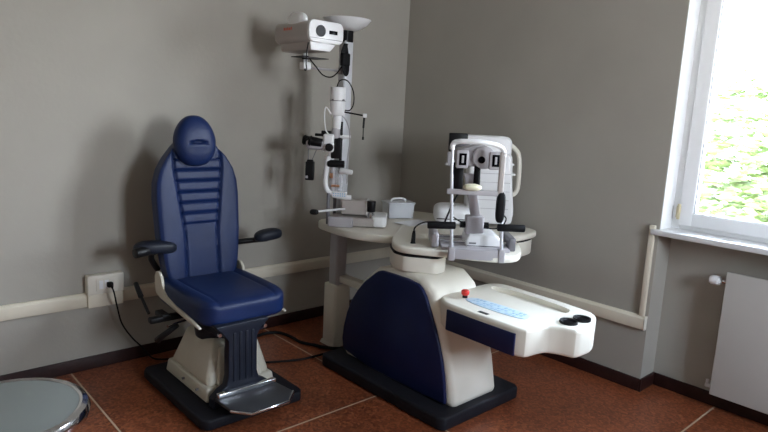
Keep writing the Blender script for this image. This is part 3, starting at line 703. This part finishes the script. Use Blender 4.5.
bl_(S().box((-.018, -.042, .650), (.005, -.020, .674), .003), 'arm_joint', 'white', fa)
bl_(S().cyl((-.010, -.03, .650), (-.012, -.03, .590), .006).cyl((-.012, -.03, .592), (-.012, -.03, .535), .003).cyl((-.012, -.03, .538), (-.012, -.03, .520), .006), 'fixation_light', 'black', fa)

# ------------------------------------------------------------------ lidded plastic box
cx_, cy_ = -.56, -.57
pb = thing('plastic_box', 'cloudy clear plastic box with lid beside the slit lamp', 'box', (cx_, cy_, TZ), R(-22))
def tub(b, w0, d0, w1, d1, h, t=.003):
    b.box((-w0 / 2, -d0 / 2, 0), (w0 / 2, d0 / 2, t))
    for s in (-1, 1):
        b.prism([(s * w0 / 2, 0), (s * w1 / 2, h), (s * (w1 / 2 - t), h), (s * (w0 / 2 - t), 0)], -d1 / 2 + t, d1 / 2 - t, axis='y')
        b.prism([(s * d0 / 2, 0), (s * d1 / 2, h), (s * (d1 / 2 - t), h), (s * (d0 / 2 - t), 0)], -w1 / 2 + t, w1 / 2 - t, axis='x')
    return b
bl_(tub(S(), .165, .12, .18, .135, .095), 'tub', 'clearbox', pb)
ld = bl_(S().prism(rrect(-.098, .098, -.075, .075, .015), .093, .104, bev=.003), 'lid', 'clearbox', pb)
bl_(S().tube([(-.05, 0, .102), (-.045, 0, .118), (-.02, 0, .124), (.02, 0, .124), (.045, 0, .118), (.05, 0, .102)], .006, n=8), 'handle', 'white', ld)
tis = bl_(S().box((-.065, -.045, .004), (.065, .045, .055), .012), 'contents', 'white', pb)

tag(B().box((-.735, -.86, TZ), (-.515, -.72, TZ + .0015)).build('paper_sheet', 'white'), 'white sheet of paper lying on the table before the plastic box', 'paper')

# ------------------------------------------------------------------ keratometer with chin rest
KT = R(-42.6)
ke = thing('keratometer', 'pale grey keratometer with framed chin rest and black hand grips on the table front', 'keratometer', (-.955, -1.575, TZ), KT)
cr = bl_(S().box((-.145, -.018, -.026), (.135, .022, .025), .004), 'crossbar', 'lgrey', ke)
for s, x in ((0, -.132), (1, .118)):
    bl_(S().box((x - .016, -.024, -.034), (x + .016, .024, .034), .004), 'clamp', 'lgrey', ke)
bl_(S().cyl((-.132, 0, .03), (-.158, .0, .40), .0085).cyl((-.158, 0, .40), (-.162, 0, .548), .0075), 'post', 'pole', ke)
bl_(S().cyl((.118, 0, .03), (.106, 0, .20), .0085), 'post', 'pole', ke)
bl_(S().box((.074, -.012, .31), (.102, .012, .52), .006), 'post', 'shade_taupe', ke)
bl_(S().pillow((.096, 0, .245), (.044, .044, .155), 3.5, (12, 12, 20)), 'hand_grip', 'rubber', ke)
# forehead arch
ar = S().tube([(-.162, 0, .520), (-.162, 0, .540), (-.150, -.004, .556), (-.115, -.02, .562), (-.04, -.03, .563), (.03, -.02, .556), (.070, -.006, .544), (.088, 0, .526), (.092, 0, .50)], .0125, n=12)
bl_(ar, 'forehead_band', 'white', ke)
cb_ = bl_(S().box((-.176, -.010, .300), (.098, .012, .326), .004), 'chin_bar', 'lgrey', ke)
bl_(S().pillow((-.052, -.012, .340), (.092, .07, .036), 2.2, (18, 14, 8)), 'chin_cup', 'paper', cb_)
for x0_, x1_ in ((-.262, -.122), (.085, .222)):
    g = bl_(S().cyl((x0_, -.02, .142 if x0_ < 0 else .146), (x1_, -.02, .146 if x0_ < 0 else .148), .0185, .0185, 20, .005), 'hand_grip', 'rubber', ke)
    bl_(S().cyl(((x0_ + x1_) / 2 + (.055 if x0_ < 0 else -.045), -.02, .144), ((x0_ + x1_) / 2 + (.055 if x0_ < 0 else -.045), .015, .144), .010), 'grip_stub', 'grey', g)
# moving base with side covers behind the crossbar
bl_(S().box((-.175, .06, .001), (.175, .30, .018), .004), 'base_plate', 'lgrey', ke)
bl_(S().box((-.228, .10, .0), (-.188, .33, .078), .012), 'rail_cover', 'lgrey', ke)
bl_(S().box((.175, .10, .0), (.212, .33, .070), .008), 'rail_cover', 'grey', ke)
for y in (.15, .27): bl_(S().cyl((-.19, y, .032), (.18, y, .032), .008), 'rail', 'chrome', ke)
ms = bl_(S().prism([(-.045, .006), (.145, .006), (.150, .045), (.105, .085), (-.035, .078), (-.048, .045)], .10, .30, axis='y', bev=.012), 'moving_stage', 'white', ke)
bl_(S().box((-.042, .0975, .020), (.142, .1005, .024)), 'stage_seam', 'grey', ms)
bl_(S().box((-.032, .0970, .032), (.004, .0995, .040)), 'stage_plate', 'grey', ms)
bl_(S().box((-.048, .14, .072), (.046, .22, .168), .008), 'pillar', 'lgrey', ke)
bl_(S().prism([(-.020, .155), (.030, .155), (-.020, .39), (-.075, .39)], .165, .195, axis='y', bev=.004), 'neck', 'lgrey', ke)
bl_(S().cyl((-.075, .18, .118), (-.047, .18, .118), .018), 'focus_knob', 'black', ke)
bl_(S().cyl((.045, .18, .118), (.075, .18, .118), .018), 'focus_knob', 'black', ke)
hd = S().cyl((.018, .12, .478), (.018, .34, .478), .058, .062, 40, .006)
hd.prism(chaikin([(-.125, .428), (.11, .428), (.11, .50), (.06, .515), (.03, .535), (-.02, .54), (-.09, .52), (-.125, .505)], 1), .145, .30, axis='y', bev=.008)
hd = bl_(hd, 'optical_head', 'lgrey', ke)
bl_(S().prism(chaikin([(-.12, .430), (-.02, .430), (-.02, .548), (-.12, .535)], 1), .30, .40, axis='y', bev=.008), 'head_rear', 'grey', ke)
bl_(S().box((-.118, .30, .27), (-.060, .36, .432), .006), 'power_module', 'black', ke)
bl_(S().cyl((.004, .122, .467), (.004, .108, .467), .019, .017, 28, .002), 'lens', 'lens', hd)
for a_, b_ in ((-.125, -.064), (.042, .106)):
    mr = bl_(S().box((a_, .110, .420), (b_, .16, .512), .006), 'mire_box', 'lgrey', ke)
    xx = (a_ + b_) / 2
    bl_(S().box((xx - .018, .1065, .436), (xx + .020, .112, .497), .002), 'mire_window', 'lens', mr)
    bl_(S().box((xx - .005, .1048, .448), (xx + .006, .1068, .486), .001), 'mire_slit', 'lgrey', mr)
bl_(S().cyl((-.012, .14, .435), (-.010, .14, .335), .016, .018, 16, .003), 'cable_sleeve', 'rubber', ke)
bl_(S().tube([(-.09, .16, .30), (-.12, .16, .24), (-.145, .16, .17), (-.165, .15, .12), (-.18, .12, .13)], .005, n=8).tube([(-.12, .16, .16), (-.05, .17, .125), (.03, .16, .13), (.08, .14, .11), (.13, .12, .125), (.15, .10, .17), (.125, .08, .20)], .0035, n=8), 'cable', 'rubber', ke)

# ------------------------------------------------------------------ autorefractor behind it
au = thing('autorefractor', 'bulky white autorefractor with side chin rest behind the keratometer', 'autorefractor', (-.45, -.95, TZ), KT)
bl_(S().pillow((.01, .06, .065), (.24, .26, .12), 4, (20, 16, 12)), 'base', 'white', au)
bl_(S().box((-.10, -.074, .045), (.11, -.064, .050), .001), 'base_seam', 'rubber', au)
bl_(S().prism(chaikin([(.09, .02), (.375, .02), (.385, .10), (.36, .30), (.355, .40), (.345, .47), (.09, .47), (.085, .30)], 1, .12), -.03, .15, axis='y', bev=.018, seg=4, ang=50), 'body', 'white', au, ang=45)
refl = S()  # reflected lines on the casing, laid on as thin grey bars
for i in range(5): refl.box((.115, -.0325, .12 + i * .055), (.345, -.0295, .1225 + i * .055))
bl_(refl, 'reflection_stripes', 'lgrey', au)
bl_(S().prism([(p, q) for p, q in rrect(.02, .345, .40, .572, .045)], -.01, .13, axis='y', bev=.018, seg=4, ang=50), 'measuring_head', 'white', au, ang=45)
mo = bl_(S().box((-.050, -.02, .465), (.065, .03, .578), .006), 'monitor', 'black', au)
bl_(S().box((-.052, -.005, .375), (.0, .04, .458), .005), 'monitor_mount', 'lgrey', mo)
bl_(S().cyl((-.062, -.01, .385), (-.055, .0, .385), .008), 'mount_screw', 'lgrey', mo)
bl_(S().tube([(.345, .05, .225), (.375, .05, .205), (.402, .05, .222), (.413, .05, .27), (.410, .05, .40), (.398, .05, .465), (.370, .05, .500), (.345, .05, .518)], .0145, n=12, sub=6), 'forehead_frame', 'cream', au)
bl_(S().box((.345, .02, .330), (.385, .08, .342), .003).box((.345, .02, .392), (.372, .08, .405), .003).cyl((.36, .05, .335), (.36, .05, .40), .007), 'chin_support', 'white', au)
bl_(S().cyl((.375, .05, .02), (.36, .05, .22), .012), 'frame_post', 'lgrey', au)
